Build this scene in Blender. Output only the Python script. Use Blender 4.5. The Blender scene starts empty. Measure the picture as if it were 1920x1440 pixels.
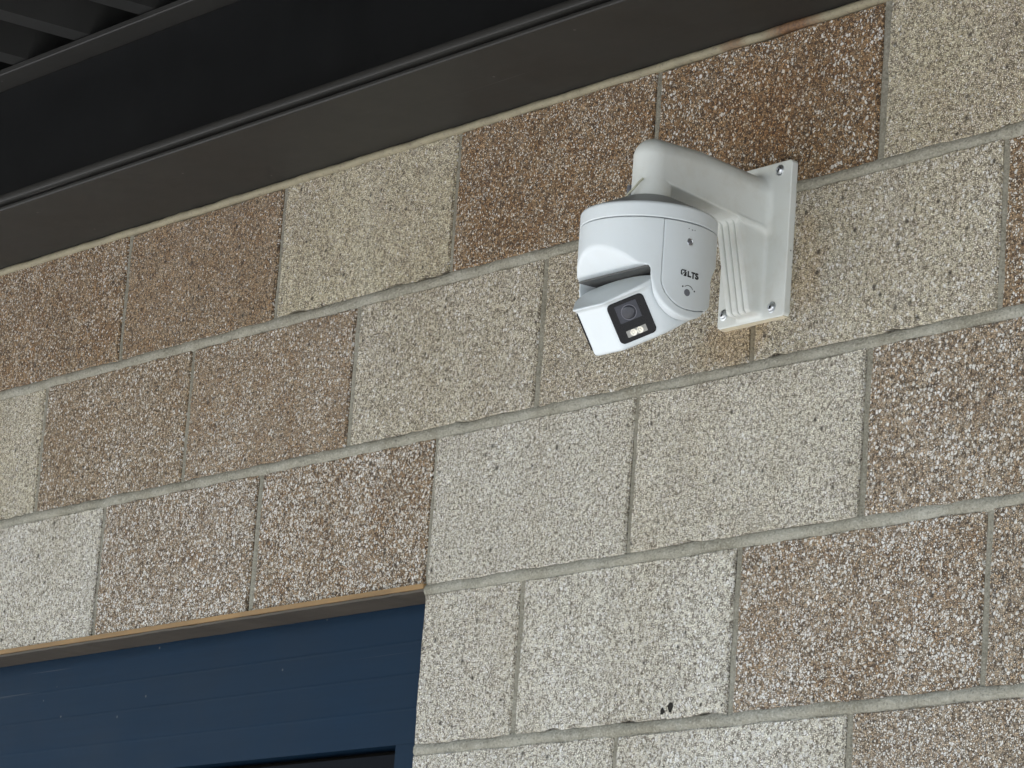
import bpy, math, random
import numpy as np
from mathutils import Matrix, Vector

S = bpy.context.scene
COL = S.collection
random.seed(7)

# ------------------------------------------------------------------ camera
cam_d = bpy.data.cameras.new('camera')
cam = bpy.data.objects.new('camera', cam_d)
COL.objects.link(cam)
CP = (3.93181, -2.76802, -1.41473)
RX, DN, FW = (0.60222, 0.79507, 0.07156), (-0.13270, 0.18828, -0.97311), (-0.78717, 0.57653, 0.21889)
cam.matrix_world = Matrix(((RX[0], -DN[0], -FW[0], CP[0]),
                           (RX[1], -DN[1], -FW[1], CP[1]),
                           (RX[2], -DN[2], -FW[2], CP[2]),
                           (0, 0, 0, 1)))
cam_d.sensor_fit = 'HORIZONTAL'
cam_d.sensor_width = 36.0
cam_d.lens = 7248.92 / 1920 * 36.0
cam_d.clip_start = 0.05
cam_d.clip_end = 2000
S.camera = cam

# ------------------------------------------------------------------ sky, sun, exposure
SUN_EL, SUN_AZ = math.radians(54), math.radians(204)      # azimuth clockwise from +Y (the wall faces -Y)
world = bpy.data.worlds.new('World')
S.world = world
world.use_nodes = True
wn = world.node_tree
bg = wn.nodes['Background']
sky = wn.nodes.new('ShaderNodeTexSky')
sky.sky_type = 'NISHITA'
sky.sun_disc = False
sky.sun_elevation = SUN_EL
sky.sun_rotation = SUN_AZ
sky.dust_density = 1.6
wn.links.new(sky.outputs['Color'], bg.inputs['Color'])
bg.inputs['Strength'].default_value = 0.15
sun_d = bpy.data.lights.new('sun', 'SUN')
sun_d.energy = 3.0
sun_d.angle = math.radians(0.5)
sun_d.color = (1.0, 0.975, 0.94)
sun = bpy.data.objects.new('sun', sun_d)
COL.objects.link(sun)
sd = Vector((math.sin(SUN_AZ) * math.cos(SUN_EL), math.cos(SUN_AZ) * math.cos(SUN_EL), math.sin(SUN_EL)))
sun.rotation_euler = sd.to_track_quat('Z', 'Y').to_euler()
sun.location = sd * 20
S.view_settings.view_transform = 'Standard'
S.view_settings.look = 'None'
S.view_settings.exposure = 1.66
S.view_settings.gamma = 1.0
S.view_settings.use_curve_mapping = False
S.render.resolution_x, S.render.resolution_y = 1024, 768

# ------------------------------------------------------------------ helpers
def link(o, parent=None):
    COL.objects.link(o)
    if parent is not None:
        o.parent = parent
    return o

def thing(name, label, cat, loc=(0, 0, 0), group=None):
    o = bpy.data.objects.new(name, None)
    o.empty_display_size = 0.05
    o.location = loc
    o['label'] = label
    o['category'] = cat
    if group:
        o['group'] = group
    return link(o)

def obj(name, verts, faces, mat, parent=None, smooth=False, normals=None):
    me = bpy.data.meshes.new(name)
    if parent is not None:
        off = np.array(parent.location)
        q = parent
        while q.parent is not None:
            q = q.parent
            off = off + np.array(q.location)
        verts = np.asarray(verts, float) - off
    me.from_pydata([tuple(map(float, v)) for v in verts], [], [tuple(map(int, f)) for f in faces])
    me.update()
    if mat is not None:
        me.materials.append(mat)
    if smooth:
        me.polygons.foreach_set('use_smooth', [True] * len(me.polygons))
    if normals is not None:
        me.normals_split_custom_set_from_vertices([tuple(map(float, n)) for n in normals])
    o = bpy.data.objects.new(name, me)
    return link(o, parent)

class MB:
    """collects simple shapes into one mesh"""
    def __init__(self):
        self.v, self.f = [], []
    def add(self, vs, fs):
        b = len(self.v)
        self.v += [tuple(p) for p in vs]
        self.f += [tuple(i + b for i in f) for f in fs]
        return self
    def box(self, x0, x1, y0, y1, z0, z1):
        vs = [(x, y, z) for x in (x0, x1) for y in (y0, y1) for z in (z0, z1)]
        return self.add(vs, [(0, 1, 3, 2), (4, 6, 7, 5), (0, 4, 5, 1), (2, 3, 7, 6), (0, 2, 6, 4), (1, 5, 7, 3)])
    def extrude_x(self, prof, x0, x1, nx=1, jit=None, cap=True):
        """prof: closed list of (y,z), counter-clockwise seen from +x"""
        n = len(prof)
        vs = []
        for i in range(nx + 1):
            x = x0 + (x1 - x0) * i / nx
            for k, (y, z) in enumerate(prof):
                dy, dz = jit(x, k) if jit else (0, 0)
                vs.append((x, y + dy, z + dz))
        fs = []
        for i in range(nx):
            for k in range(n):
                a, b = i * n + k, i * n + (k + 1) % n
                fs.append((a, b, b + n, a + n)[::-1])
        if cap:
            fs.append(tuple(range(n))[::-1])
            fs.append(tuple(nx * n + k for k in range(n)))
        return self.add(vs, fs)
    def lathe(self, prof, c, axis, seg=32):
        """prof: list of (r, h) along axis"""
        a = Vector(axis).normalized()
        t = a.orthogonal().normalized()
        b = a.cross(t)
        c = Vector(c)
        vs, fs = [], []
        for r, h in prof:
            for s in range(seg):
                w = 2 * math.pi * s / seg
                vs.append(c + a * h + (t * math.cos(w) + b * math.sin(w)) * r)
        for i in range(len(prof) - 1):
            for s in range(seg):
                p, q = i * seg + s, i * seg + (s + 1) % seg
                fs.append((p, q, q + seg, p + seg))
        fs.append(tuple(range(seg))[::-1])
        fs.append(tuple((len(prof) - 1) * seg + s for s in range(seg)))
        return self.add(vs, fs)
    def tube(self, pts, r, seg=10):
        pts = [Vector(p) for p in pts]
        vs, fs = [], []
        for i, p in enumerate(pts):
            d = (pts[min(i + 1, len(pts) - 1)] - pts[max(i - 1, 0)]).normalized()
            t = d.cross(Vector((0.31, 0.22, 0.92))).normalized()
            b = d.cross(t)
            for s in range(seg):
                w = 2 * math.pi * s / seg
                vs.append(p + (t * math.cos(w) + b * math.sin(w)) * r)
        for i in range(len(pts) - 1):
            for s in range(seg):
                a, c = i * seg + s, i * seg + (s + 1) % seg
                fs.append((a, c, c + seg, a + seg))
        fs.append(tuple(range(seg))[::-1])
        fs.append(tuple((len(pts) - 1) * seg + s for s in range(seg)))
        return self.add(vs, fs)
    def build(self, name, mat, parent=None, smooth=False, angle=None):
        o = obj(name, self.v, self.f, mat, parent, smooth)
        if angle is not None:
            o.data.polygons.foreach_set('use_smooth', [True] * len(o.data.polygons))
            o.data.set_sharp_from_angle(angle=math.radians(angle))
        return o

# ---- signed distance shapes, meshed with surface nets
def smax(a, b, k):
    h = np.clip(0.5 - 0.5 * (b - a) / k, 0, 1)
    return b * (1 - h) + a * h + k * h * (1 - h)
def smin(a, b, k):
    return -smax(-a, -b, k)

def sdf_mesh(name, fn, lo, hi, h, mat, parent=None):
    ax = [np.arange(lo[i] - 2.31 * h, hi[i] + 2.5 * h, h) for i in range(3)]
    X, Y, Z = ax[0][:, None, None], ax[1][None, :, None], ax[2][None, None, :]
    D = np.asarray(fn(X, Y, Z), float)
    D = np.broadcast_to(D, (len(ax[0]), len(ax[1]), len(ax[2])))
    nx, ny, nz = D.shape
    neg = D < 0
    cnt = np.zeros((nx - 1, ny - 1, nz - 1), np.int8)
    for i in (0, 1):
        for j in (0, 1):
            for k in (0, 1):
                cnt += neg[i:nx - 1 + i, j:ny - 1 + j, k:nz - 1 + k]
    cells = np.argwhere((cnt > 0) & (cnt < 8))
    ids = -np.ones(cnt.shape, np.int32)
    ids[tuple(cells.T)] = np.arange(len(cells))
    acc = np.zeros((len(cells), 3))
    num = np.zeros(len(cells))
    corners = [(i, j, k) for i in (0, 1) for j in (0, 1) for k in (0, 1)]
    for a in corners:
        for d in range(3):
            if a[d]:
                continue
            b = list(a); b[d] = 1
            da = D[cells[:, 0] + a[0], cells[:, 1] + a[1], cells[:, 2] + a[2]]
            db = D[cells[:, 0] + b[0], cells[:, 1] + b[1], cells[:, 2] + b[2]]
            m = (da < 0) != (db < 0)
            t = np.where(m, da / np.where(m, da - db, 1), 0)
            pt = np.tile(np.array(a, float), (len(cells), 1))
            pt[:, d] = t
            acc[m] += pt[m]
            num[m] += 1
    V = cells + acc / num[:, None]
    V = V * h + np.array([ax[0][0], ax[1][0], ax[2][0]])
    quads = []
    for d in range(3):
        e1, e2 = (d + 1) % 3, (d + 2) % 3
        sl0 = [slice(None)] * 3; sl1 = [slice(None)] * 3
        sl0[d] = slice(0, -1); sl1[d] = slice(1, None)
        A, B = neg[tuple(sl0)], neg[tuple(sl1)]
        ed = np.argwhere(A != B)
        ok = (ed[:, e1] > 0) & (ed[:, e2] > 0)
        for e in (e1, e2):
            ok &= ed[:, e] < cnt.shape[e]
        ed = ed[ok]
        fl = A[tuple(ed.T)]
        def cid(o1, o2):
            c = ed.copy(); c[:, e1] -= o1; c[:, e2] -= o2
            return ids[tuple(c.T)]
        q = np.stack([cid(1, 1), cid(0, 1), cid(0, 0), cid(1, 0)], 1)
        q[~fl] = q[~fl][:, ::-1]
        quads.append(q)
    Q = np.concatenate(quads)
    f1 = lambda P: np.asarray(fn(P[:, 0], P[:, 1], P[:, 2]), float)
    e = h * 0.25
    def grad(P):
        g = np.stack([f1(P + np.eye(3)[i] * e) - f1(P - np.eye(3)[i] * e) for i in range(3)], 1) / (2 * e)
        return g
    for _ in range(2):
        g = grad(V)
        d = f1(V)
        V = V - np.clip(d / np.maximum((g * g).sum(1), 0.2), -h * .6, h * .6)[:, None] * g
    g = grad(V)
    N = g / np.maximum(np.linalg.norm(g, axis=1), 1e-9)[:, None]
    return obj(name, V, Q, mat, parent, True, N)

# ------------------------------------------------------------------ materials
def newmat(name):
    m = bpy.data.materials.new(name)
    m.use_nodes = True
    nt = m.node_tree
    return m, nt, nt.nodes['Principled BSDF']

def N(nt, t, **kw):
    n = nt.nodes.new(t)
    for k, v in kw.items():
        setattr(n, k, v)
    return n

def mixc(nt, fac, a, b, mode='MIX'):
    n = nt.nodes.new('ShaderNodeMix')
    n.data_type = 'RGBA'
    n.blend_type = mode
    for sock, val in ((n.inputs[0], fac), (n.inputs[6], a), (n.inputs[7], b)):
        if hasattr(val, 'type') and hasattr(val, 'is_linked'):
            nt.links.new(val, sock)
        else:
            sock.default_value = val if not isinstance(val, tuple) or len(val) == 4 else (*val, 1)
    return n.outputs[2]

def math_(nt, op, a, b=None, c=None, clamp=False):
    n = nt.nodes.new('ShaderNodeMath')
    n.operation = op
    n.use_clamp = clamp
    for s, v in zip(n.inputs, (a, b, c)):
        if v is None:
            continue
        if hasattr(v, 'is_linked'):
            nt.links.new(v, s)
        else:
            s.default_value = v
    return n.outputs[0]

def ramp(nt, fac, lo, hi):
    n = nt.nodes.new('ShaderNodeMapRange')
    n.clamp = True
    nt.links.new(fac, n.inputs[0])
    for i, v in ((1, lo), (2, hi)):
        if hasattr(v, 'is_linked'):
            nt.links.new(v, n.inputs[i])
        else:
            n.inputs[i].default_value = v
    return n.outputs[0]

def noise(nt, vec, scale, detail=4, rough=0.55):
    n = N(nt, 'ShaderNodeTexNoise')
    n.inputs['Scale'].default_value = scale
    n.inputs['Detail'].default_value = detail
    n.inputs['Roughness'].default_value = rough
    if vec is not None:
        nt.links.new(vec, n.inputs['Vector'])
    return n.outputs['Fac']

def voro(nt, vec, scale, feature='F1'):
    n = N(nt, 'ShaderNodeTexVoronoi', feature=feature)
    n.inputs['Scale'].default_value = scale
    nt.links.new(vec, n.inputs['Vector'])
    return n

def geo_pos(nt):
    return N(nt, 'ShaderNodeNewGeometry').outputs['Position']

def bump(nt, bsdf, height, strength, dist):
    b = N(nt, 'ShaderNodeBump')
    b.inputs['Strength'].default_value = strength
    b.inputs['Distance'].default_value = dist
    nt.links.new(height, b.inputs['Height'])
    nt.links.new(b.outputs['Normal'], bsdf.inputs['Normal'])

def weather(nt, col):
    """stains that run over blocks and joints alike: broad grime, and rusty run-off round the foot of the camera bracket"""
    pos = geo_pos(nt)
    mp = N(nt, 'ShaderNodeMapping'); nt.links.new(pos, mp.inputs[0])
    mp.inputs['Scale'].default_value = (5.0, 5.0, 1.7)
    g = ramp(nt, noise(nt, mp.outputs[0], 1.6, 4, .55), .36, .82)
    col = mixc(nt, math_(nt, 'MULTIPLY', g, .42), col, mixc(nt, .5, col, (.60, .50, .30), 'MULTIPLY'), 'MIX')
    col = mixc(nt, math_(nt, 'MULTIPLY', g, .22), col, mixc(nt, 1.0, col, (.62, .56, .44), 'MULTIPLY'))
    sx = N(nt, 'ShaderNodeSeparateXYZ'); nt.links.new(pos, sx.inputs[0])
    nn = noise(nt, pos, 30, 3, .65)
    def blob(x0, z0, rx, rz):
        a = math_(nt, 'DIVIDE', math_(nt, 'SUBTRACT', sx.outputs[0], x0), rx)
        b = math_(nt, 'DIVIDE', math_(nt, 'SUBTRACT', sx.outputs[2], z0), rz)
        d = math_(nt, 'ADD', math_(nt, 'MULTIPLY', a, a), math_(nt, 'MULTIPLY', b, b))
        return ramp(nt, math_(nt, 'ADD', d, math_(nt, 'MULTIPLY', math_(nt, 'SUBTRACT', nn, .5), 2.4)), 1.1, .2)
    st = math_(nt, 'MAXIMUM', blob(.585, -.37, .075, .034), math_(nt, 'MULTIPLY', blob(.70, -.30, .035, .07), .7))
    st = math_(nt, 'MAXIMUM', st, math_(nt, 'MULTIPLY', blob(.60, -.10, .11, .07), .8))
    return mixc(nt, math_(nt, 'MULTIPLY', st, .45), col, mixc(nt, 1.0, col, (.80, .56, .26), 'MULTIPLY'))

def mat_block():
    """ground-face concrete block: stones of two sizes in a cement paste; object colour = (brown, white stones, paleness)"""
    m, nt, P = newmat('exposed_aggregate_block')
    L = nt.links
    oi = N(nt, 'ShaderNodeObjectInfo')
    sep = N(nt, 'ShaderNodeSeparateColor')
    L.new(oi.outputs['Color'], sep.inputs[0])
    brown, white, pale = sep.outputs[0], sep.outputs[1], sep.outputs[2]
    tc = N(nt, 'ShaderNodeTexCoord')
    off = N(nt, 'ShaderNodeVectorMath', operation='SCALE')
    off.inputs[0].default_value = (37.1, 11.3, 23.7)
    L.new(oi.outputs['Random'], off.inputs['Scale'])
    add = N(nt, 'ShaderNodeVectorMath', operation='ADD')
    L.new(tc.outputs['Object'], add.inputs[0])
    L.new(off.outputs[0], add.inputs[1])
    # uneven stone outlines
    wn_ = N(nt, 'ShaderNodeTexNoise')
    wn_.inputs['Scale'].default_value = 260
    wn_.inputs['Detail'].default_value = 2
    L.new(add.outputs[0], wn_.inputs['Vector'])
    wsub = N(nt, 'ShaderNodeVectorMath', operation='SUBTRACT')
    wsub.inputs[1].default_value = (.5, .5, .5)
    L.new(wn_.outputs['Color'], wsub.inputs[0])
    wsc = N(nt, 'ShaderNodeVectorMath', operation='SCALE')
    wsc.inputs['Scale'].default_value = 0.0017
    L.new(wsub.outputs[0], wsc.inputs[0])
    wadd = N(nt, 'ShaderNodeVectorMath', operation='ADD')
    L.new(add.outputs[0], wadd.inputs[0])
    L.new(wsc.outputs[0], wadd.inputs[1])
    vec = wadd.outputs[0]
    big = noise(nt, add.outputs[0], 9, 4)
    mid = noise(nt, add.outputs[0], 38, 4)
    # grains
    g1 = voro(nt, vec, 400)
    g1e = voro(nt, vec, 400, 'DISTANCE_TO_EDGE')
    c1 = N(nt, 'ShaderNodeSeparateColor'); L.new(g1.outputs['Color'], c1.inputs[0])
    g2 = voro(nt, vec, 230)
    g2e = voro(nt, vec, 230, 'DISTANCE_TO_EDGE')
    c2 = N(nt, 'ShaderNodeSeparateColor'); L.new(g2.outputs['Color'], c2.inputs[0])
    brown_loc = math_(nt, 'MULTIPLY_ADD', math_(nt, 'SUBTRACT', mid, 0.5), 0.7, brown, clamp=True)
    paste = mixc(nt, brown_loc, (.60, .54, .355), (.25, .138, .050))
    paste = mixc(nt, math_(nt, 'MULTIPLY', ramp(nt, big, .42, .72), math_(nt, 'SUBTRACT', 1.0, pale)), paste, (.30, .215, .115))
    greyp = mixc(nt, brown_loc, (.70, .68, .60), (.215, .155, .100))
    paste = mixc(nt, pale, paste, greyp)
    # fine sand: each grain light or dark
    stone_t = mixc(nt, c1.outputs[0], (.47, .40, .25), (.82, .785, .625))
    stone_b = mixc(nt, c1.outputs[0], (.155, .072, .026), (.56, .36, .18))
    fine = mixc(nt, brown_loc, stone_t, stone_b)
    fine = mixc(nt, math_(nt, 'MULTIPLY', pale, .55), fine, mixc(nt, brown_loc, (.82, .80, .725), (.39, .31, .22)))
    # share of white stones among the grains, clustered by noise
    thr = math_(nt, 'MULTIPLY_ADD', math_(nt, 'SUBTRACT', big, 0.5), 0.9, white)
    isw1 = math_(nt, 'LESS_THAN', c1.outputs[1], math_(nt, 'MULTIPLY', thr, 0.75))
    wcol = mixc(nt, c1.outputs[2], mixc(nt, pale, (.56, .47, .345), (.60, .565, .50)), mixc(nt, pale, (.72, .665, .565), (.80, .785, .74)))
    fine = mixc(nt, isw1, fine, wcol)
    e1 = ramp(nt, g1e.outputs['Distance'], 0.04, 0.20)
    gap = mixc(nt, brown_loc, (.115, .090, .060), (.042, .024, .013))
    col = mixc(nt, e1, mixc(nt, .15, paste, gap), fine)
    worm = math_(nt, 'MULTIPLY', ramp(nt, g1e.outputs['Distance'], .22, .05), ramp(nt, noise(nt, vec, 210, 2, .6), .42, .56))
    col = mixc(nt, math_(nt, 'MULTIPLY', worm, .92), col, gap)
    pores = ramp(nt, noise(nt, vec, 300, 1, .5), .575, .66)
    col = mixc(nt, math_(nt, 'MULTIPLY', pores, math_(nt, 'MULTIPLY_ADD', brown_loc, .22, .60)), col, gap)
    # larger white pebbles
    isw2 = math_(nt, 'LESS_THAN', c2.outputs[1], math_(nt, 'MULTIPLY', thr, 0.36))
    e2 = ramp(nt, g2e.outputs['Distance'], 0.10, 0.20)
    peb = math_(nt, 'MULTIPLY', isw2, e2)
    col = mixc(nt, peb, col, mixc(nt, c2.outputs[2], (.60, .575, .52), (.80, .79, .76)))
    # open pits, rare
    v3 = voro(nt, vec, 82)
    c3 = N(nt, 'ShaderNodeSeparateColor'); L.new(v3.outputs['Color'], c3.inputs[0])
    pit = math_(nt, 'MULTIPLY', math_(nt, 'LESS_THAN', c3.outputs[0], 0.12), ramp(nt, v3.outputs['Distance'], math_(nt, 'MULTIPLY_ADD', c3.outputs[1], .18, .20), .13))
    col = mixc(nt, math_(nt, 'MULTIPLY', pit, .85), col, (.035, .026, .018))
    # cement smear and grime, broad
    sm = math_(nt, 'MULTIPLY', ramp(nt, noise(nt, add.outputs[0], 14, 5, .6), .56, .75), .35)
    col = mixc(nt, sm, col, mixc(nt, brown_loc, (.40, .37, .31), (.20, .135, .09)))
    col = weather(nt, col)
    L.new(col, P.inputs['Base Color'])
    P.inputs['Roughness'].default_value = 0.85
    hgt = math_(nt, 'SUBTRACT', math_(nt, 'ADD', math_(nt, 'MULTIPLY', e1, .55), math_(nt, 'MULTIPLY', c1.outputs[0], .45)), math_(nt, 'MULTIPLY', pores, .9))
    bump(nt, P, hgt, 1.0, 0.0016)
    return m

def mat_mortar(name, a, b, c):
    m, nt, P = newmat(name)
    pos = geo_pos(nt)
    n1 = noise(nt, pos, 14, 5, .6)
    n2 = noise(nt, pos, 300, 3, .65)
    col = mixc(nt, ramp(nt, n1, .35, .68), a, b)
    col = mixc(nt, ramp(nt, n2, .52, .70), col, c)
    col = mixc(nt, math_(nt, 'MULTIPLY', ramp(nt, n2, .44, .30), .7), col, tuple(q * .45 for q in b))
    nt.links.new(weather(nt, col), P.inputs['Base Color'])
    P.inputs['Roughness'].default_value = 0.9
    bump(nt, P, math_(nt, 'ADD', n2, math_(nt, 'MULTIPLY', noise(nt, pos, 90, 3), .8)), 1.0, .0024)
    return m

def mat_bead():
    m, nt, P = newmat('aged_sealant')
    pos = geo_pos(nt)
    sx = N(nt, 'ShaderNodeSeparateXYZ'); nt.links.new(pos, sx.inputs[0])
    n1 = noise(nt, pos, 22, 5, .65)
    n2 = noise(nt, pos, 260, 3, .6)
    col = mixc(nt, ramp(nt, n1, .35, .7), (.255, .228, .145), (.185, .162, .102))
    col = mixc(nt, ramp(nt, n2, .55, .72), col, (.14, .11, .075))
    # rust that has run onto it near one fixing of the beam
    def spot(x0, w):
        d = math_(nt, 'ABSOLUTE', math_(nt, 'SUBTRACT', sx.outputs[0], x0))
        d = math_(nt, 'ADD', d, math_(nt, 'MULTIPLY', math_(nt, 'SUBTRACT', n1, .5), .07))
        return ramp(nt, d, w, w * .35)
    rust = math_(nt, 'MAXIMUM', spot(.655, .062), math_(nt, 'MULTIPLY', spot(.548, .026), .7))
    rcol = mixc(nt, ramp(nt, n2, .4, .6), (.075, .032, .012), (.16, .075, .025))
    col = mixc(nt, math_(nt, 'MULTIPLY', rust, .92), col, rcol)
    nt.links.new(col, P.inputs['Base Color'])
    P.inputs['Roughness'].default_value = .7
    bump(nt, P, math_(nt, 'ADD', n1, math_(nt, 'MULTIPLY', n2, .4)), .5, .0015)
    return m

def mat_paint(name, col, rough, var=.25, spec=.5, streak=True, scratch=0.0):
    m, nt, P = newmat(name)
    pos = geo_pos(nt)
    n1 = noise(nt, pos, 7, 5, .6)
    mp = N(nt, 'ShaderNodeMapping'); nt.links.new(pos, mp.inputs[0])
    mp.inputs['Scale'].default_value = (3, 90, 90)
    n2 = noise(nt, mp.outputs[0], 1.5, 4, .6)
    d = tuple(c * (1 - var) for c in col)
    l = tuple(min(1, c * (1 + var)) for c in col)
    c = mixc(nt, ramp(nt, math_(nt, 'ADD', math_(nt, 'MULTIPLY', n1, .6), math_(nt, 'MULTIPLY', n2, .4 if streak else 0)), .3, .7), d, l)
    if scratch:
        mp2 = N(nt, 'ShaderNodeMapping'); nt.links.new(pos, mp2.inputs[0])
        mp2.inputs['Scale'].default_value = (1.2, 160, 160)
        n3 = noise(nt, mp2.outputs[0], 1.0, 2, .5)
        n4 = noise(nt, pos, 3.1, 2)
        k = math_(nt, 'MULTIPLY', ramp(nt, n3, .70, .74), ramp(nt, n4, .5, .62))
        c = mixc(nt, math_(nt, 'MULTIPLY', k, scratch), c, (.22, .21, .19))
        n5 = voro(nt, pos, 21)
        sp = ramp(nt, n5.outputs['Distance'], .045, .03)
        c = mixc(nt, math_(nt, 'MULTIPLY', sp, scratch * .9), c, (.30, .29, .26))
    nt.links.new(c, P.inputs['Base Color'])
    rn = math_(nt, 'MULTIPLY_ADD', n1, .25, rough - .12)
    nt.links.new(rn, P.inputs['Roughness'])
    P.inputs['Specular IOR Level'].default_value = spec
    bump(nt, P, math_(nt, 'ADD', n1, math_(nt, 'MULTIPLY', noise(nt, pos, 60, 3), .05)), .06, .004)
    return m

def mat_plastic(name, col, rough, dirt=.12, peel=.0002):
    m, nt, P = newmat(name)
    pos = geo_pos(nt)
    n1 = noise(nt, pos, 24, 5, .65)
    n2 = noise(nt, pos, 520, 2, .5)
    c = mixc(nt, math_(nt, 'MULTIPLY', ramp(nt, n1, .45, .75), dirt), col, (.42, .37, .27))
    v = voro(nt, pos, 68)
    sc = N(nt, 'ShaderNodeSeparateColor'); nt.links.new(v.outputs['Color'], sc.inputs[0])
    sp = math_(nt, 'MULTIPLY', math_(nt, 'LESS_THAN', sc.outputs[0], .05), ramp(nt, v.outputs['Distance'], .085, .05))
    c = mixc(nt, math_(nt, 'MULTIPLY', sp, .75), c, (.05, .04, .03))
    nt.links.new(c, P.inputs['Base Color'])
    nt.links.new(math_(nt, 'MULTIPLY_ADD', n1, .2, rough - .1), P.inputs['Roughness'])
    bump(nt, P, n2, .25, peel)
    return m

def mat_plain(name, col, rough=.5, metal=0., spec=.5):
    m, nt, P = newmat(name)
    pos = geo_pos(nt)
    n1 = noise(nt, pos, 160, 3)
    c = mixc(nt, n1, tuple(x * .8 for x in col), tuple(min(1, x * 1.2) for x in col))
    nt.links.new(c, P.inputs['Base Color'])
    P.inputs['Roughness'].default_value = rough
    P.inputs['Metallic'].default_value = metal
    P.inputs['Specular IOR Level'].default_value = spec
    return m

M_BLOCK = mat_block()
M_BED = mat_mortar('bed_mortar', (.315, .305, .252), (.200, .188, .142), (.38, .37, .315))
M_HEAD = mat_mortar('head_mortar', (.250, .236, .188), (.170, .158, .120), (.30, .29, .24))
M_CORE = mat_mortar('wall_core_mortar', (.2, .19, .17), (.17, .16, .14), (.24, .23, .2))
M_BEAD = mat_bead()
M_BEAM = mat_paint('shaded_beam_paint', (.0032, .0034, .0033), .45, .2, .15, True, .0)  # near-black copy of the beam paint, shade on the web painted in
M_SOFF = mat_paint('lit_beam_paint', (.0178, .0168, .0140), .55, .22, .3, True, .35)  # lighter copy of the beam paint, ground light on undersides painted in
M_DECK = mat_paint('black_deck_paint', (.022, .022, .020), .55, .3, .25, False)
M_NAVY = mat_paint('navy_door_paint', (.0044, .0162, .0335), .55, .16, .06, True, .25)
M_LEAF = mat_paint('dark_door_leaf_paint', (.0045, .0055, .0075), .6, .2, .03)
M_LINT = mat_paint('brown_lintel_paint', (.062, .052, .039), .65, .25, .3, True, .2)
M_RUST = mat_paint('rusty_primer_edge', (.22, .135, .055), .8, .4)
M_WHITE = mat_plastic('white_camera_plastic', (.610, .652, .663), .38, .10)
M_METALW = mat_plastic('white_powder_coat', (.620, .640, .605), .5, .32, .0004)
M_BLACKG = mat_plain('black_gloss_bezel', (.006, .006, .0065), .16, 0., .22)
M_GLASS = mat_plain('dark_lens_glass', (.040, .042, .052), .10, 0., .3)
M_LENS = mat_plain('lens_barrel', (.035, .036, .044), .18)
M_LENSR = mat_plain('lens_ring', (.11, .11, .125), .3, .5)
M_LEDP = mat_plain('led_plate', (.25, .245, .225), .35, .3)
M_LEDR = mat_plain('led_reflector', (.75, .72, .62), .25, .4)
M_ZINC = mat_plain('zinc_screw', (.62, .64, .66), .28, 1.0)
M_HOLE = mat_plain('dark_recess', (.020, .018, .015), .8, 0., .1)
M_INK = mat_plain('black_ink', (.012, .012, .013), .5)
M_CORE_P = mat_plain('dark_inner_plastic', (.03, .03, .032), .6)
M_CORD = mat_plain('safety_cord_cover', (.42, .41, .31), .5)
M_GREYK = mat_plain('grey_knob', (.13, .135, .15), .45)

def mat_ground():
    m, nt, P = newmat('concrete_paving')
    pos = geo_pos(nt)
    n1 = noise(nt, pos, .7, 6)
    n2 = noise(nt, pos, 45, 4)
    c = mixc(nt, ramp(nt, n1, .3, .7), (.40, .395, .38), (.47, .465, .445))
    c = mixc(nt, math_(nt, 'MULTIPLY', ramp(nt, n2, .5, .7), .3), c, (.3, .28, .25))
    nt.links.new(c, P.inputs['Base Color'])
    P.inputs['Roughness'].default_value = .9
    return m

# ------------------------------------------------------------------ ground
LB, HB = 0.4064, 0.2032
ZG = -15 * HB
g = MB()
g.add([(-400, -400, ZG), (400, -400, ZG), (400, 400, ZG), (-400, 400, ZG)], [(0, 1, 2, 3)])
ground = g.build('ground', mat_ground())
ground['kind'] = 'structure'

# ------------------------------------------------------------------ block wall
wall = thing('block_wall', 'speckled tan and brown concrete block wall under the dark steel beam', 'wall', (0, 0, ZG))
OP0, OP1, OPZ = -4 * LB, 0.0, -3 * HB           # door opening
def rng_noise(seed):
    r = np.random.RandomState(seed)
    k = r.uniform(20, 160, 5); ph = r.uniform(0, 6.28, 5); am = 1 / np.sqrt(k); am /= am.sum()
    return lambda t: float(np.sum(am * np.sin(k * t + ph)))

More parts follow.
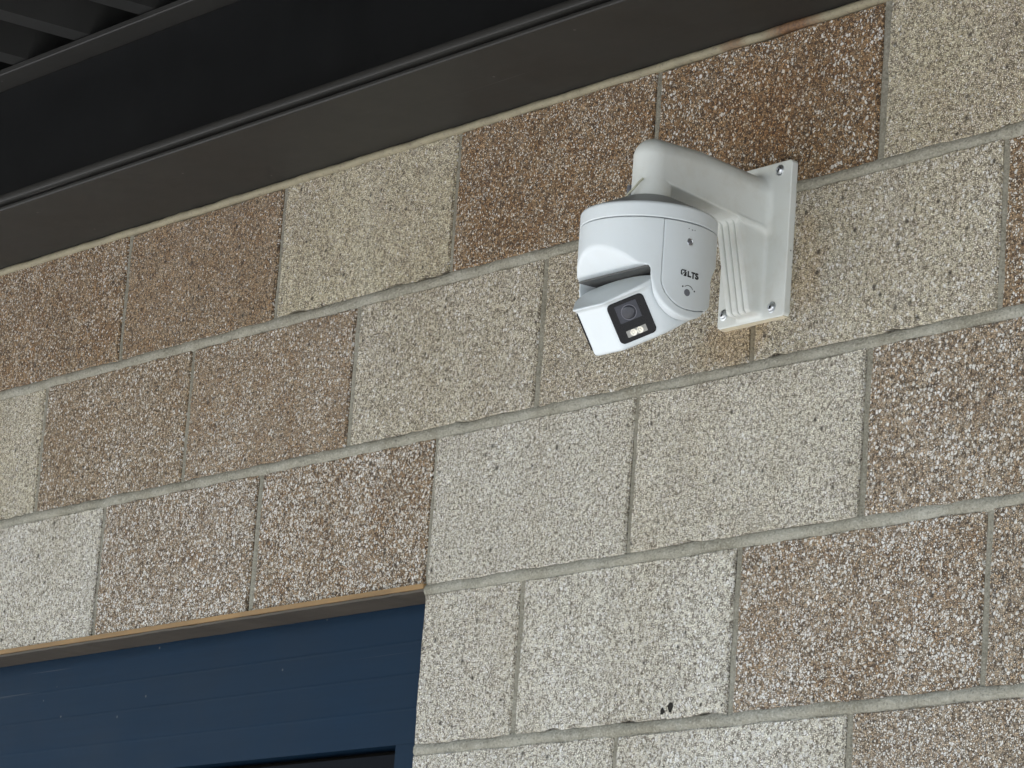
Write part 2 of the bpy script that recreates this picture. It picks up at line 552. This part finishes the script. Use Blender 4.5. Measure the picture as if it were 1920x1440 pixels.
def block_mesh(seed, w, h, fine=True):
    """one block: front face with worn arrises, returns and back; local origin at the centre of its front face"""
    r = np.random.RandomState(seed)
    nx, nz = (22, 12) if fine else (2, 2)
    nn = [rng_noise(seed * 5 + i) for i in range(4)]
    xs = np.linspace(-w / 2, w / 2, nx + 1); zs = np.linspace(-h / 2, h / 2, nz + 1)
    V = []; bev = 0.0022
    # skew a little: real blocks are not perfect
    sk = r.normal(0, .0007, 4)
    def edge(x, z):
        u, v = (x + w / 2) / w, (z + h / 2) / h
        dx = ((1 - u) * (  .0016 * nn[0](z) + sk[0]) + u * (  .0016 * nn[1](z) + sk[1]))
        dz = ((1 - v) * (  .0016 * nn[2](x) + sk[2]) + v * (  .0016 * nn[3](x) + sk[3]))
        return dx, dz
    front = np.zeros((nx + 1, nz + 1), int)
    for i, x in enumerate(xs):
        for k, z in enumerate(zs):
            dx, dz = edge(x, z)
            front[i, k] = len(V)
            fx = 1 - bev * 2 / w; fz = 1 - bev * 2 / h
            yy = r.normal(0, .0002) if fine else 0
            V.append((x * fx + dx, yy, z * fz + dz))
    F = [(front[i, k], front[i + 1, k], front[i + 1, k + 1], front[i, k + 1]) for i in range(nx) for k in range(nz)]
    ring = [front[i, 0] for i in range(nx + 1)] + [front[nx, k] for k in range(1, nz + 1)] + \
           [front[i, nz] for i in range(nx - 1, -1, -1)] + [front[0, k] for k in range(nz - 1, 0, -1)]
    prev = ring
    for depth, grow in ((bev * (1 + 0), bev), (0.02, bev)):
        cur = []
        for idx in ring:
            x, y, z = V[idx]
            ex = grow * (np.sign(x) if abs(abs(x) - w / 2) < .004 else 0)
            ez = grow * (np.sign(z) if abs(abs(z) - h / 2) < .004 else 0)
            cur.append(len(V))
            chip = abs(r.normal(0, .0006)) if fine and depth < .01 else 0
            V.append((x + ex, depth + chip, z + ez))
        n = len(ring)
        for j in range(n):
            F.append((prev[(j + 1) % n], prev[j], cur[j], cur[(j + 1) % n]))
        prev = cur
    F.append(tuple(prev[::-1]))
    me = bpy.data.meshes.new('block')
    me.from_pydata([tuple(map(float, v)) for v in V], [], [tuple(map(int, f)) for f in F])
    me.materials.append(M_BLOCK)
    return me

JV, JH = .0105, .0129
# (brown, white stones, paleness) of the blocks the photograph shows: row -> first column -> kinds
BR0 = (.92, .34, .12); BR1 = (.85, .50, .45); BRW = (.78, .62, .55); TAN = (.02, .42, .10); TAN2 = (.10, .45, .35)
PALE = (.0, .50, .85); PALE2 = (.05, .46, .60); PINK = (.22, .40, .30); MIX = (.76, .36, .30)
KIND = {
    (0, -3): (.90, .36, .15), (0, -2): (.86, .40, .2), (0, -1): TAN, (0, 0): (.95, .36, .12), (0, 1): (.97, .36, .05), (0, 2): (.03, .44, .12),
    (1, -3.5): (.0, .36, .3), (1, -2.5): MIX, (1, -1.5): (.82, .52, .40), (1, -.5): (.16, .42, .45), (1, .5): (.24, .42, .38), (1, 1.5): (.08, .50, .35), (1, 2.5): (.9, .45, .3),
    (2, -3): PALE, (2, -2): (.82, .58, .5), (2, -1): (.90, .62, .4), (2, 0): (.03, .46, .8), (2, 1): (.02, .48, .75), (2, 2): BRW,
    (3, .0): (.10, .40, .8), (3, .5): PALE, (3, 1.5): (.84, .58, .6), (3, 2.5): (.78, .54, .65),
    (4, 0): PALE, (4, 1): PALE, (4, 2): (.74, .5, .7),
}
shared = {}
rb = random.Random(3)
def add_block(row, k, length):
    z1 = -row * HB; zc = z1 - HB / 2
    x0 = k * LB; xc_ = x0 + length * LB / 2
    w = length * LB - JV; h = HB - JH
    if row >= 3 and abs(x0 - OP1) < 1e-4:
        xc_ -= JV / 4 - .0005; w += JV / 2 - .001
    if row >= 3 and abs(x0 + length * LB - OP0) < 1e-4:
        xc_ += JV / 4 - .0005; w += JV / 2 - .001
    near = -3.6 <= k <= 3.1 and row <= 4
    if row == 0:
        h -= .003; zc -= .0015
    key = ('n', row, k) if near else ('s', length, rb.randrange(4))
    if key not in shared:
        shared[key] = block_mesh(int(100 + row * 37 + k * 2 + 50) if near else key[2] * 7 + int(length * 100), w, h, near)
    o = bpy.data.objects.new('block', shared[key])
    link(o, wall)
    o.location = (xc_, rb.gauss(0, .0008), zc - ZG)
    kd = KIND.get((row, k))
    if kd is None:
        kd = rb.choice((BR0, BR1, BRW, TAN, TAN2, PALE, PALE2, PALE, MIX))
    o.color = (*kd, 1)

bed_spans, heads = {}, []
XL, XR = -9, 9
for row in range(15):
    cells_ = []
    st = XL if row % 2 == 0 else XL - .5
    k = st
    while k < XR:
        a, b = max(k, XL), min(k + 1, XR)
        if row >= 3:
            lo_, hi_ = OP0 / LB, OP1 / LB
            for (s, e) in ((a, min(b, lo_)), (max(a, hi_), b)):
                if e - s > .1:
                    cells_.append((s, e - s))
        else:
            cells_.append((a, b - a))
        k += 1
    for a, ln in cells_:
        add_block(row, a, ln)
        heads.append((row, a))

def bed_strip(row, x0, x1, seed):
    """tooled bed joint: a soft ridge that stands about flush with the block faces"""
    z = -row * HB
    n1, n2, n3 = rng_noise(seed), rng_noise(seed + 1), rng_noise(seed + 2)
    hw = JH / 2 + .0018
    prof = [(.018, -hw), (.0030, -hw), (.0008, -hw * .72), (-.0012, -hw * .25), (-.0012, hw * .25), (.0006, hw * .72), (.0026, hw), (.018, hw)]
    def jit(x, k):
        if k in (0, 7):
            return (0, 0)
        s = -1 if k < 4 else 1
        return (.0013 * n1(x) + .0010 * n3(x * 3.1), s * .0020 * n2(x * (1 + .3 * s)) + .0010 * n3(x * 2))
    nx = int((x1 - x0) / .006) if row <= 5 else int((x1 - x0) / .2)
    m = MB()
    m.extrude_x([(y, z + zz) for y, zz in prof][::-1], x0, x1, max(nx, 1), jit if row <= 5 else None)
    return m
for row in range(1, 15):
    segs = [(XL * LB, XR * LB)] if row < 3 else [(XL * LB, OP0), (OP1 + .0025, XR * LB)]
    if row == 3:
        segs = [(XL * LB, OP0), (-.0005, XR * LB)]
    for i, (a, b) in enumerate(segs):
        bed_strip(row, a, b, 40 + row * 3 + i).build('mortar_bed', M_BED, wall, angle=50)

def head_strip(row, k):
    x = k * LB
    z1 = -row * HB - JH / 2 + .001; z0 = -(row + 1) * HB + JH / 2 - .001
    hw = JV / 2 + .0012
    sd = int(row * 50 + k * 4 + 500)
    n1, n2 = rng_noise(sd), rng_noise(sd + 1)
    m = MB()
    nz = 26 if row <= 4 else 1
    prof = [(-hw, .018), (-hw, .0042), (-hw * .45, .0022), (hw * .45, .0020), (hw, .0036), (hw, .018)]
    vs, fs = [], []
    for i in range(nz + 1):
        z = z0 + (z1 - z0) * i / nz
        for j, (px, py) in enumerate(prof):
            q = 0 < j < 5 and nz > 1
            vs.append((x + px + (.0008 * n1(z * 1.2 + j) if q else 0), py + (.0007 * n2(z + j * .01) if q else 0), z))
    n = len(prof)
    for i in range(nz):
        for j in range(n - 1):
            a = i * n + j
            fs.append((a, a + 1, a + 1 + n, a + n))
    fs.append(tuple(range(n))[::-1]); fs.append(tuple(nz * n + j for j in range(n)))
    m.add(vs, fs)
    return m
skip = set()
far = MB()
for row, k in heads:
    if row >= 3 and k == 0:
        continue
    if row <= 4 and -3.6 <= k <= 4:
        head_strip(row, k).build('mortar_joint', M_HEAD, wall, angle=50)
    else:
        t = head_strip(max(row, 5) if row > 4 else row, k)
        far.add(t.v, t.f)
fo = far.build('mortar_joint', M_HEAD, wall, angle=50)
fo['kind'] = 'stuff'
core = MB()
core.box(XL * LB, OP0, .0175, .19, ZG, .02)
core.box(OP1, XR * LB, .0175, .19, ZG, .02)
core.box(OP0, OP1, .0175, .19, OPZ + .012, .02)
core.box(XL * LB, XR * LB, .019, .19, .02, .7)
core.build('wall_core', M_CORE, wall)
# two dark chips low on the pale block right of the door
for cx, cz, sc_ in ((.4915, -.7974, 0.75), (.5054, -.7915, 1.0)):
    rr_ = random.Random(int(cx * 1e4))
    pl = [(cx + sc_ * .0042 * math.cos(t) * rr_.uniform(.3, 1.4), cz + sc_ * .0058 * math.sin(t) * rr_.uniform(.5, 1.4)) for t in np.linspace(0, 2 * math.pi, 11)[:-1]]
    ch = MB()
    ch.add([(a, -.0008, z) for a, z in pl] + [(a, .003, z) for a, z in pl], [tuple(range(10))] + [(j, 10 + j, 10 + (j + 1) % 10, (j + 1) % 10) for j in range(10)])
    ch.build('dark_chip', M_HOLE, wall)

# sealant bead where the wall meets the beam
nb1, nb2 = rng_noise(900), rng_noise(901)
bead = MB()
pr = [(.012, -.0105)] + [(.001 - .0062 * math.sin(math.pi * i / 8), -.0048 - .0056 * math.cos(math.pi * i / 8)) for i in range(9)] + [(.012, .001)]
def bj(x, k):
    return (0, 0) if k in (0, len(pr) - 1) else (.0010 * nb1(x), .0009 * nb2(x * 1.3))
bead.extrude_x(pr[::-1], XL * LB, XR * LB, 900, bj)
bead.build('sealant_bead', M_BEAD, wall, angle=60)

# ------------------------------------------------------------------ beam and roof deck
beam = thing('steel_beam', 'dark bronze painted steel beam lying along the top of the block wall', 'beam', (0, -.09, 0))
XA, XB = -5.0, 6.0
b = MB()
b.extrude_x([(.018, .0), (.018, .006), (-.178, .006), (-.1800, .0045), (-.1800, .0015), (-.1785, .0)][::-1], XA, XB)
b.build('soffit_plate', M_SOFF, beam)
b = MB()
nose = [(-.1840, .0105), (-.1852, .0112), (-.1857, .0124), (-.1858, .0196), (-.1853, .0206), (-.1842, .0211)]
b.extrude_x(([(-.13, .0105)] + nose + [(-.13, .0211)])[::-1], XA, XB)
b.build('bottom_flange', M_SOFF, beam, angle=40)
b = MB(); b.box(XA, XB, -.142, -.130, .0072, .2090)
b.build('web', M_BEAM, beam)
b = MB()
b.extrude_x([(.0, .2100), (-.184, .2100), (-.1855, .2112), (-.1855, .2180), (.0, .2180)], XA, XB)
b.build('top_flange', M_SOFF, beam)

deck = thing('roof_deck', 'black corrugated steel roof deck resting on the beam', 'roof', (0, -1.0, .22))
b = MB()
pitch, zb, zt = .1755, .2205, .268
x = -.687 - 24 * pitch
prof = []
for i in range(62):
    prof += [(x - .021, zb), (x + .021, zb), (x + .047, zt), (x + pitch - .047, zt)]
    x += pitch
YD0, YD1 = -2.4, .16
vs = [(px, y, pz) for y in (YD0, YD1) for px, pz in prof] + [(px, y, pz + .0015) for y in (YD0, YD1) for px, pz in prof]
n = len(prof)
fs = [(i, i + 1, n + i + 1, n + i) for i in range(n - 1)] + [(2 * n + i, 3 * n + i, 3 * n + i + 1, 2 * n + i + 1) for i in range(n - 1)]
b.add(vs, fs)
b.build('deck_sheet', M_DECK, deck)
b = MB(); b.box(prof[0][0], prof[-1][0], YD0 - .03, YD0 - .002, .10, .34)
b.build('fascia', M_BEAM, deck)
b = MB(); b.box(prof[0][0], prof[-1][0], YD0, .5, .272, .34)
b.build('roof_top', M_DECK, deck)

# ------------------------------------------------------------------ door
door = thing('door', 'navy blue metal door frame panel set back in the wall opening', 'door', (-.61, .06, ZG))
b = MB()
b.box(OP0 + .001, OP1 - .001, -.0022, .0165, OPZ + .0022, OPZ + .0085)
b.build('lintel_edge', M_RUST, door)
nl = rng_noise(77)
b = MB()
b.extrude_x([(.0, OPZ - .0015), (.0, OPZ + .0016), (.10, OPZ + .0016), (.10, OPZ - .0015)], OP0 + .002, OP1 - .002, 120,
            lambda x, k: (0.0012 * nl(x * .6), .0008 * nl(x)) if k in (0, 1) else (0, .0006 * nl(x)))
b.build('lintel', M_LINT, door)
# header panel with shallow pressed creases, jamb strip
zs_ = [OPZ - .0016]
def crease(z):
    return [(.0555, z + .0026), (.05528, z + .0003), (.0555, z - .0024)]
pf = [(.0555, OPZ - .0018)] + crease(-.6595) + crease(-.7015) + crease(-.7465) + [(.0555, -.7915), (.09, -.7915), (.09, OPZ - .0018)]
b = MB()
b.extrude_x(pf, OP0 + .003, OP1 - .003)
b.build('header_panel', M_NAVY, door)
for xa, xb_ in ((-.1165, OP1 - .003), (OP0 + .003, OP0 + .1165)):
    b = MB(); b.box(xa, xb_, .0555, .09, ZG, -.7917)
    b.build('door_jamb', M_NAVY, door)
b = MB(); b.box(OP0 + .1255, -.1255, .069, .112, ZG + .008, -.8005)
leaf = b.build('door_leaf', M_LEAF, door)
b = MB(); b.box(OP0 + .02, OP1 - .02, .113, .14, ZG, OPZ - .01)
b.build('door_stop', M_HOLE, door)
b = MB(); b.box(-.205, -.195, .040, .069, ZG + .95, ZG + 1.10)
b.build('handle', M_ZINC, leaf)

# ------------------------------------------------------------------ wall mount
XC, YC, R = .617, -.165, .0777
mount = thing('camera_wall_mount', 'white cast wall bracket with ribbed gusset screwed to the blocks', 'bracket', (XC, 0, -.36))
def f_mount(x, y, z):
    X = x - XC
    # plate
    qx, qz = np.abs(X - .0008) - (.0588 - .005), np.abs(z + .2645) - (.0925 - .005)
    p2 = np.hypot(np.maximum(qx, 0), np.maximum(qz, 0)) + np.minimum(np.maximum(qx, qz), 0) - .005
    plate = smax(p2, np.abs(y + .0052) - .0048, .0015)
    # arm: flat underside, round top
    yy = np.clip(-y, 0, .2)
    ztop = -.1865 + .0115 * np.clip(yy / .10, 0, 1.05)
    zbot = -.2535 + .158 * yy
    hw = .0227 + .0025 * np.exp(-(yy / .03) ** 2)
    zc_ = ztop - hw
    rr = np.hypot(X, y - YC)
    px = np.where(y > YC, np.abs(X), rr)
    up = np.hypot(px, z - zc_) - hw
    lowp = smax(px - hw, zbot - z, .003)
    arm = np.where(z > zc_, up, lowp)
    arm = np.maximum(arm, y + .001)
    # elbow and collar
    rc = .0227
    cyl = np.maximum(np.maximum(rr - rc, z + .2150), -(z + .2475))
    d = np.minimum(arm, cyl)
    d = smin(d, plate, .009)
    # gusset with four ridges on its sloping face
    t = (z + .2475) / (-.353 + .2475)
    yf = -.0505 + t * .0235
    u = (X + .0215) / .01075
    fr = u - np.floor(u)
    rib = .0012 * (1 - (2 * fr - 1) ** 2) - .0045 * np.clip(1 - np.minimum(fr, 1 - fr) / .13, 0, 1) ** .8
    face = (yf - rib - y) * .93
    gz = smax(face, np.abs(X) - .0212, .003)
    gz = np.maximum(np.maximum(gz, y + .001), z - (zbot + .0005))
    gz = smax(gz, -(z + .351), .006)
    return smin(d, gz, .006)
sdf_mesh('bracket_body', f_mount, (.555, -.196, -.36), (.68, .0, -.168), .00085, M_METALW, mount)

def screw(x, z, y=-.0101):
    s = MB()
    s.lathe([(.0066, -.0004), (.0066, .0006), (.0060, .0010), (.0050, .0010)], (x, y, z), (0, -1, 0), 28)
    o = s.build('screw', M_ZINC, mount, angle=35)
    s = MB()
    s.lathe([(.0049, .0009), (.0047, .0024), (.0036, .0034), (.0026, .0036), (.0022, .0026)], (x, y, z), (0, -1, 0), 28)
    h = s.build('screw_head', M_ZINC, o, angle=40)
    s = MB()
    a = random.uniform(0, 1.5)
    for q in (a, a + math.pi / 2):
        dx, dz = math.cos(q), math.sin(q)
        w = .00055; l = .0021
        px, pz = -dz, dx
        yy = y - .0030
        s.add([(x + dx * l * i + px * w * j, yy, z + dz * l * i + pz * w * j) for i, j in ((-1, -1), (1, -1), (1, 1), (-1, 1))], [(0, 1, 2, 3)])
        s.add([(x + dx * l * i + px * w * j, yy + .0004, z + dz * l * i + pz * w * j) for i, j in ((-1, -1), (1, -1), (1, 1), (-1, 1))], [(3, 2, 1, 0)])
    s.build('screw_slot', M_HOLE, o)
for sx, sz in ((.6562, -.1824), (.5703, -.3412), (.6553, -.3447), (.5705, -.1835)):
    screw(sx, sz)
# hardened sealant along the foot of the plate
ns = rng_noise(120)
s = MB()
s.extrude_x([(.0008, -.3578), (-.0066, -.3576), (-.0086, -.3572), (-.0080, -.3566), (.0008, -.3566)][::-1], .561, .674, 40,
            lambda x, k: (.0008 * ns(x * 2), .0009 * ns(x * 3 + 1) if k < 3 else 0))
s.build('plate_sealant', mat_plain('yellowed_sealant', (.58, .52, .38), .7), mount, angle=60)
# small safety cord hanging out of the collar
pts = [(XC - .0207, YC - .0125, -.2490), (XC - .012, YC - .027, -.2475), (XC - .002, YC - .0300, -.2440), (XC + .006, YC - .0290, -.2385), (XC + .0105, YC - .0262, -.2320), (XC + .0125, YC - .0225, -.2275)]
def smooth_pts(p, k=6):
    out = []
    for i in range(len(p) - 1):
        p0 = p[max(i - 1, 0)]; p1 = p[i]; p2 = p[i + 1]; p3 = p[min(i + 2, len(p) - 1)]
        for j in range(k):
            t = j / k
            out.append(tuple(.5 * (2 * b_ + (c_ - a_) * t + (2 * a_ - 5 * b_ + 4 * c_ - d_) * t * t + (3 * b_ - a_ - 3 * c_ + d_) * t ** 3) for a_, b_, c_, d_ in zip(p0, p1, p2, p3)))
    return out + [p[-1]]
s = MB(); s.tube(smooth_pts(pts), .0013)
s.build('safety_cord', M_CORD, mount, True)
s = MB(); s.lathe([(.0025, -.007), (.003, -.006), (.003, .006), (.0025, .007)], (XC - .019, YC - .0165, -.236), (0, 0, 1), 14)
s.build('cord_clip', M_GREYK, mount, angle=40)

# ------------------------------------------------------------------ security camera
ZS = -.2858
device = thing('security_camera', 'white domed security camera hanging from the wall bracket, lens tilted down', 'security camera', (XC, YC, -.25))
def f_cap(x, y, z):
    r = np.hypot(x - XC, y - YC)
    side = r - R
    h = (R - .001 - r)
    cone = (z - (-.2678 + .46 * h)) * .91
    neck = np.maximum(r - .0245, z + .2462)
    d = smax(side, cone, .003)
    d = smin(d, neck, .003)
    d = np.maximum(d, z + .2462)
    return smax(d, -(z - (ZS + .0004)), .0012)
sdf_mesh('cap', lambda x, y, z: smax(f_cap(x, y, z), z + .2667 + 0 * x, .0008), (XC - R, YC - R, ZS), (XC + R, YC + R, -.264), .00095, M_WHITE, device)
M_SHOULDER = mat_plastic('grey_shoulder', (.30, .31, .31), .5, .2)  # shoulder cone set to a darker grey than the ring below
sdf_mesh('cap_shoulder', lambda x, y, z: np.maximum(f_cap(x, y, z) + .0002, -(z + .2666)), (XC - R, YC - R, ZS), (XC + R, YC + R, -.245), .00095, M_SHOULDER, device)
ZP = -.352
def cover2(y, z):
    Y = y - YC
    Y = np.where(Y > 0, Y * .62, Y)
    return np.where(z > ZP, np.abs(Y) - .0332, np.hypot(Y, z - ZP) - .0332)
def f_house(x, y, z):
    X, Y = x - XC, y - YC
    r = np.hypot(X, Y)
    hw = np.where(Y < 0, .0432, .0405)
    U = np.where(z > ZP, np.abs(Y) - hw, np.hypot(Y * .0432 / hw, z - ZP) - .0432)
    slope = np.where(Y < 0, (-(Y + .0777) - (z + .3185)) * .7071, ((Y - .066) * .6 - (z + .318) * .8))
    vis = smax(slope, -(z + .350), .004)
    prof = smin(vis, U, .014)
    d = smax(r - R, prof, .0032)
    d = smax(d, z - (ZS - .0005), .0010)
    cav = smax(smax(np.abs(X) - .0630, z + .3405, .006), Y - .036, .008)
    d = smax(d, -cav, .0022)
    cov = np.maximum(cover2(y, z) - .0003, .068 - X)
    return smax(d, -cov, .0008)
sdf_mesh('housing', f_house, (XC - R, YC - R, -.397), (XC + R, YC + R, ZS), .0009, M_WHITE, device)
def f_cover(x, y, z):
    r = np.hypot(x - XC, y - YC)
    d = smax(r - R + .0002, cover2(y, z) + .0004, .0012)
    d = smax(d, z - (ZS - .0007), .0010)
    return np.maximum(d, .066 - (x - XC))
sdf_mesh('side_cover', f_cover, (XC + .064, YC - .035, -.388), (XC + R, YC + .055, ZS), .0008, M_WHITE, device)
s = MB(); s.lathe([(R - .004, -.0065), (R - .004, .0065)], (XC, YC, ZS), (0, 0, 1), 64)
s.build('seam_core', M_CORE_P, device)

s = MB()
s.box(XC - .0622, XC + .0622, YC - .047, YC + .0335, -.3428, -.3412)
s.box(XC - .0622, XC + .0622, YC + .0315, YC + .0335, -.375, -.3430)
s.build('slot_shade', mat_plain('slot_shade_grey', (.09, .09, .085), .6), device)  # added grey plates: the shade inside the slot, put in as colour

# lens module, tilted down about the axle between the side arms
TAU = math.radians(34.0); PHI = math.radians(48)
ZV = -.366
FV = np.array([0, -math.cos(TAU), -math.sin(TAU)]); UV = np.array([0, -math.sin(TAU), math.cos(TAU)])
PIV = np.array([XC, YC, ZV])
def loc(x, f, u):
    return PIV + np.array([x, 0, 0]) + f * FV + u * UV
F0 = .0746
def f_module(x, y, z):
    X, Y, Z = x - XC, y - YC, z - ZV
    f = Y * FV[1] + Z * FV[2]
    u = Y * UV[1] + Z * UV[2]
    lip = .0035 * np.clip((u - .021) / .005, 0, 1) ** 2
    ax_ = np.abs(X)
    front = f - F0 - lip
    pan = (ax_ - .0250) * math.sin(PHI) + (f - F0) * math.cos(PHI) - lip
    d = smax(front, pan, .004)
    d = smax(d, ax_ - .0618, .010)
    d = smax(d, -(u + .0315), .005)
    um = .0285 + .11 * (F0 - f) - .5 * X * X
    top = (u - um) * .97
    top = smax(top, (u - .0352 + .6 * X * X + 1.2 * (.010 + 2.5 * X * X - f)) * .62, .003)
    d = smax(d, top, .0022)
    back = np.hypot(np.minimum(f, 0), u) - .046
    return smax(d, back, .004)
module = sdf_mesh('lens_module', f_module, (XC - .060, YC - .095, -.46), (XC + .060, YC + .06, -.31), .0009, M_WHITE, device)

def plate_on_panel(side, pts2, t0, t1, bevel=0.0):
    """pts2: outline in panel (r, u); extruded along the panel normal from t0 to t1"""
    n_ = math.sin(PHI) * np.array([side, 0, 0]) + math.cos(PHI) * FV
    r_ = math.cos(PHI) * np.array([side, 0, 0]) - math.sin(PHI) * FV
    o_ = loc(side * .025, F0, 0)
    k = len(pts2)
    c = np.mean(np.array(pts2), 0)
    rings = [(t0, 0), (t1 - bevel, 0), (t1, bevel)] if bevel else [(t0, 0), (t1, 0)]
    vs, fs = [], []
    for t, b_ in rings:
        for (a, u) in pts2:
            d = np.array([a, u]) - c
            q = c + d * (1 - b_ / max(np.linalg.norm(d), 1e-6))
            vs.append(o_ + q[0] * r_ + q[1] * UV + t * n_)
    for i in range(len(rings) - 1):
        for j in range(k):
            a_, b2 = i * k + j, i * k + (j + 1) % k
            fs.append((a_, b2, b2 + k, a_ + k) if side > 0 else (b2, a_, a_ + k, b2 + k))
    last = tuple((len(rings) - 1) * k + j for j in range(k))
    fs.append(last if side > 0 else last[::-1])
    fs.append(tuple(range(k))[::-1] if side > 0 else tuple(range(k)))
    m = MB(); m.add(vs, fs)
    return m, o_, r_, n_
def rrect(a0, a1, u0, u1, r, seg=6):
    out = []
    for cx, cu, s0 in ((a1 - r, u0 + r, -90), (a1 - r, u1 - r, 0), (a0 + r, u1 - r, 90), (a0 + r, u0 + r, 180)):
        for i in range(seg + 1):
            w = math.radians(s0 + 90 * i / seg)
            out.append((cx + r * math.cos(w), cu + r * math.sin(w)))
    return out
for side in (1, -1):
    m, o_, r_, n_ = plate_on_panel(side, rrect(.0010, .0442, -.0249, .0224, .0058), -.003, .0012, .0008)
    win = m.build('lens_window', M_BLACKG, module, angle=30)
    m = plate_on_panel(side, rrect(.0092, .0346, -.0025, .0178, .0006, 2), .0006, .0015)[0]
    m.build('lens_glass', M_GLASS, win)
    lc = o_ + .0225 * r_ + .0068 * UV
    def ring(c, prof, nm, mt, seg=36):
        q = MB(); q.lathe(prof, tuple(c), tuple(n_), seg)
        return q.build(nm, mt, win, angle=30)
    ring(lc, [(.0088, .0012), (.0088, .0020), (.0080, .0020), (.0078, .0017)], 'lens_ring', M_LENSR)
    ring(lc, [(.0077, .0012), (.0077, .0019), (.0070, .0024), (.0050, .0030), (.0025, .0034), (.0005, .0035)], 'lens', M_LENS)
    m = plate_on_panel(side, rrect(.0112, .0345, -.0198, -.0121, .0006, 2), .0006, .0016)[0]
    m.build('lamp_plate', M_LEDP, win)
    for a in (.0190, .0266):
        ring(o_ + a * r_ - .0159 * UV, [(.0038, .0014), (.0038, .0026), (.0033, .0026), (.0016, .0018), (.0012, .0022), (.0003, .0024)], 'lamp_reflector', M_LEDR, 24)

# print and small fittings on the side cover (reads towards +y)
def on_cover(a, z, lift=.0003):
    """a: distance towards +y from the axis"""
    return (XC + math.sqrt((R - .0002) ** 2 - a * a) + lift, YC + a, z)
def ink(name, polys, parent, mat=M_INK):
    m = MB()
    for pl in polys:
        top = [on_cover(a, z, .00035) for a, z in pl]
        bot = [on_cover(a, z, -.0002) for a, z in pl]
        k = len(pl)
        m.add(top + bot, [tuple(range(k))] + [(j, k + j, k + (j + 1) % k, (j + 1) % k) for j in range(k)])
    return m.build(name, mat, parent)
cover_o = [o for o in device.children if o.name.startswith('side_cover')][0]
def thick(pts, w):
    """stroke of width w along a polyline -> quads"""
    out = []
    for (a0, z0), (a1, z1) in zip(pts, pts[1:]):
        d = math.hypot(a1 - a0, z1 - z0) or 1e-9
        ux, uz = (a1 - a0) / d, (z1 - z0) / d
        px, pz = -uz * w / 2, ux * w / 2
        e = w * .45
        out.append([(a0 - ux * e * 0 + px, z0 + pz), (a0 - px, z0 - pz), (a1 + ux * e - px, z1 + uz * e - pz), (a1 + ux * e + px, z1 + uz * e + pz)])
    return out
ZT, CH = -.3480, .0056
LS, LX = 1.18, -.0022          # lettering base line and cap height
strokes = []
w = .0015
def glyph(ox, pts):
    strokes.extend(thick([(ox + a, ZT + b_) for a, b_ in pts], w))
glyph(.0000, [(.0006, CH), (.0006, .0006), (.0036, .0006)])
glyph(.0045, [(.0000, CH - .0006), (.0042, CH - .0006)])
glyph(.0045, [(.0022, CH - .0006), (.0022, 0)])
sc = [(.0040, .0046), (.0033, .0050), (.0019, .0051), (.0009, .0045), (.0009, .0036), (.0018, .0030), (.0031, .0026), (.0040, .0020), (.0040, .0012), (.0031, .0005), (.0016, .0004), (.0006, .0010)]
glyph(.0094, sc)
# emblem: rounded square, slash, filled lower corner
e0 = -.0074
sq = [(e0 + a, ZT + b_) for a, b_ in ((.0044, .0056), (.0012, .0056), (.0002, .0048), (.0002, .0020), (.0010, .0012))]
strokes += thick(sq, .0011)
strokes += thick([(e0 + .0016, ZT + .0022), (e0 + .0030, ZT + .0032), (e0 + .0052, ZT + .0058)], .0008)
strokes.append([(e0 + .0026, ZT), (e0 + .0060, ZT), (e0 + .0060, ZT + .0044), (e0 + .0048, ZT + .0044)])
# fan each polygon so that front faces look to +x
def ccw(pl):
    A = sum(p[0] * q[1] - q[0] * p[1] for p, q in zip(pl, pl[1:] + pl[:1]))
    return pl if A > 0 else pl[::-1]
strokes = [[(a * LS + LX, ZT + (z - ZT) * LS) for a, z in p] for p in strokes]
ink('maker_logo', [ccw(p) for p in strokes], cover_o)
arc = [(.0075 * math.sin(t), -.3655 + .0078 * math.cos(t)) for t in np.linspace(-.75, .95, 12)]
ink('tilt_arc', [ccw(q) for q in thick(arc, .0006)], cover_o)
marks = [ccw([(a - .0009, z - .0009), (a + .0009, z - .0007), (a + .0007, z + .0009), (a - .0008, z + .0008)]) for a, z in ((-.0078, -.3600), (.0092, -.3625))]
marks += [ccw([(a - l, z - .0004), (a + l, z - .0004), (a + l, z + .0004), (a - l, z + .0004)]) for a, z, l in ((-.0042, -.2930, .0005), (.0006, -.2938, .0009), (.0044, -.2935, .0005))]
for q in marks:
    ink('print_mark', [q], cover_o)
s = MB(); s.lathe([(.0042, -.001), (.0042, .0004), (.0036, .0007), (.0030, .0002)], on_cover(-.0015, -.3082, 0), (1, -.02, 0), 24)
q = s.build('cover_screw', M_ZINC, cover_o, angle=35)
s = MB(); s.lathe([(.0027, -.001), (.0026, .0006), (.0012, .0010)], on_cover(-.0015, -.3082, 0), (1, -.02, 0), 20)
s.build('screw_recess', M_GREYK, q, angle=35)
s = MB(); s.lathe([(.0041, -.001), (.0040, .0003), (.0033, .0003)], on_cover(-.0015, -.3660, 0), (1, -.02, 0), 24)
s.build('tilt_lock', M_GREYK, cover_o, angle=35)
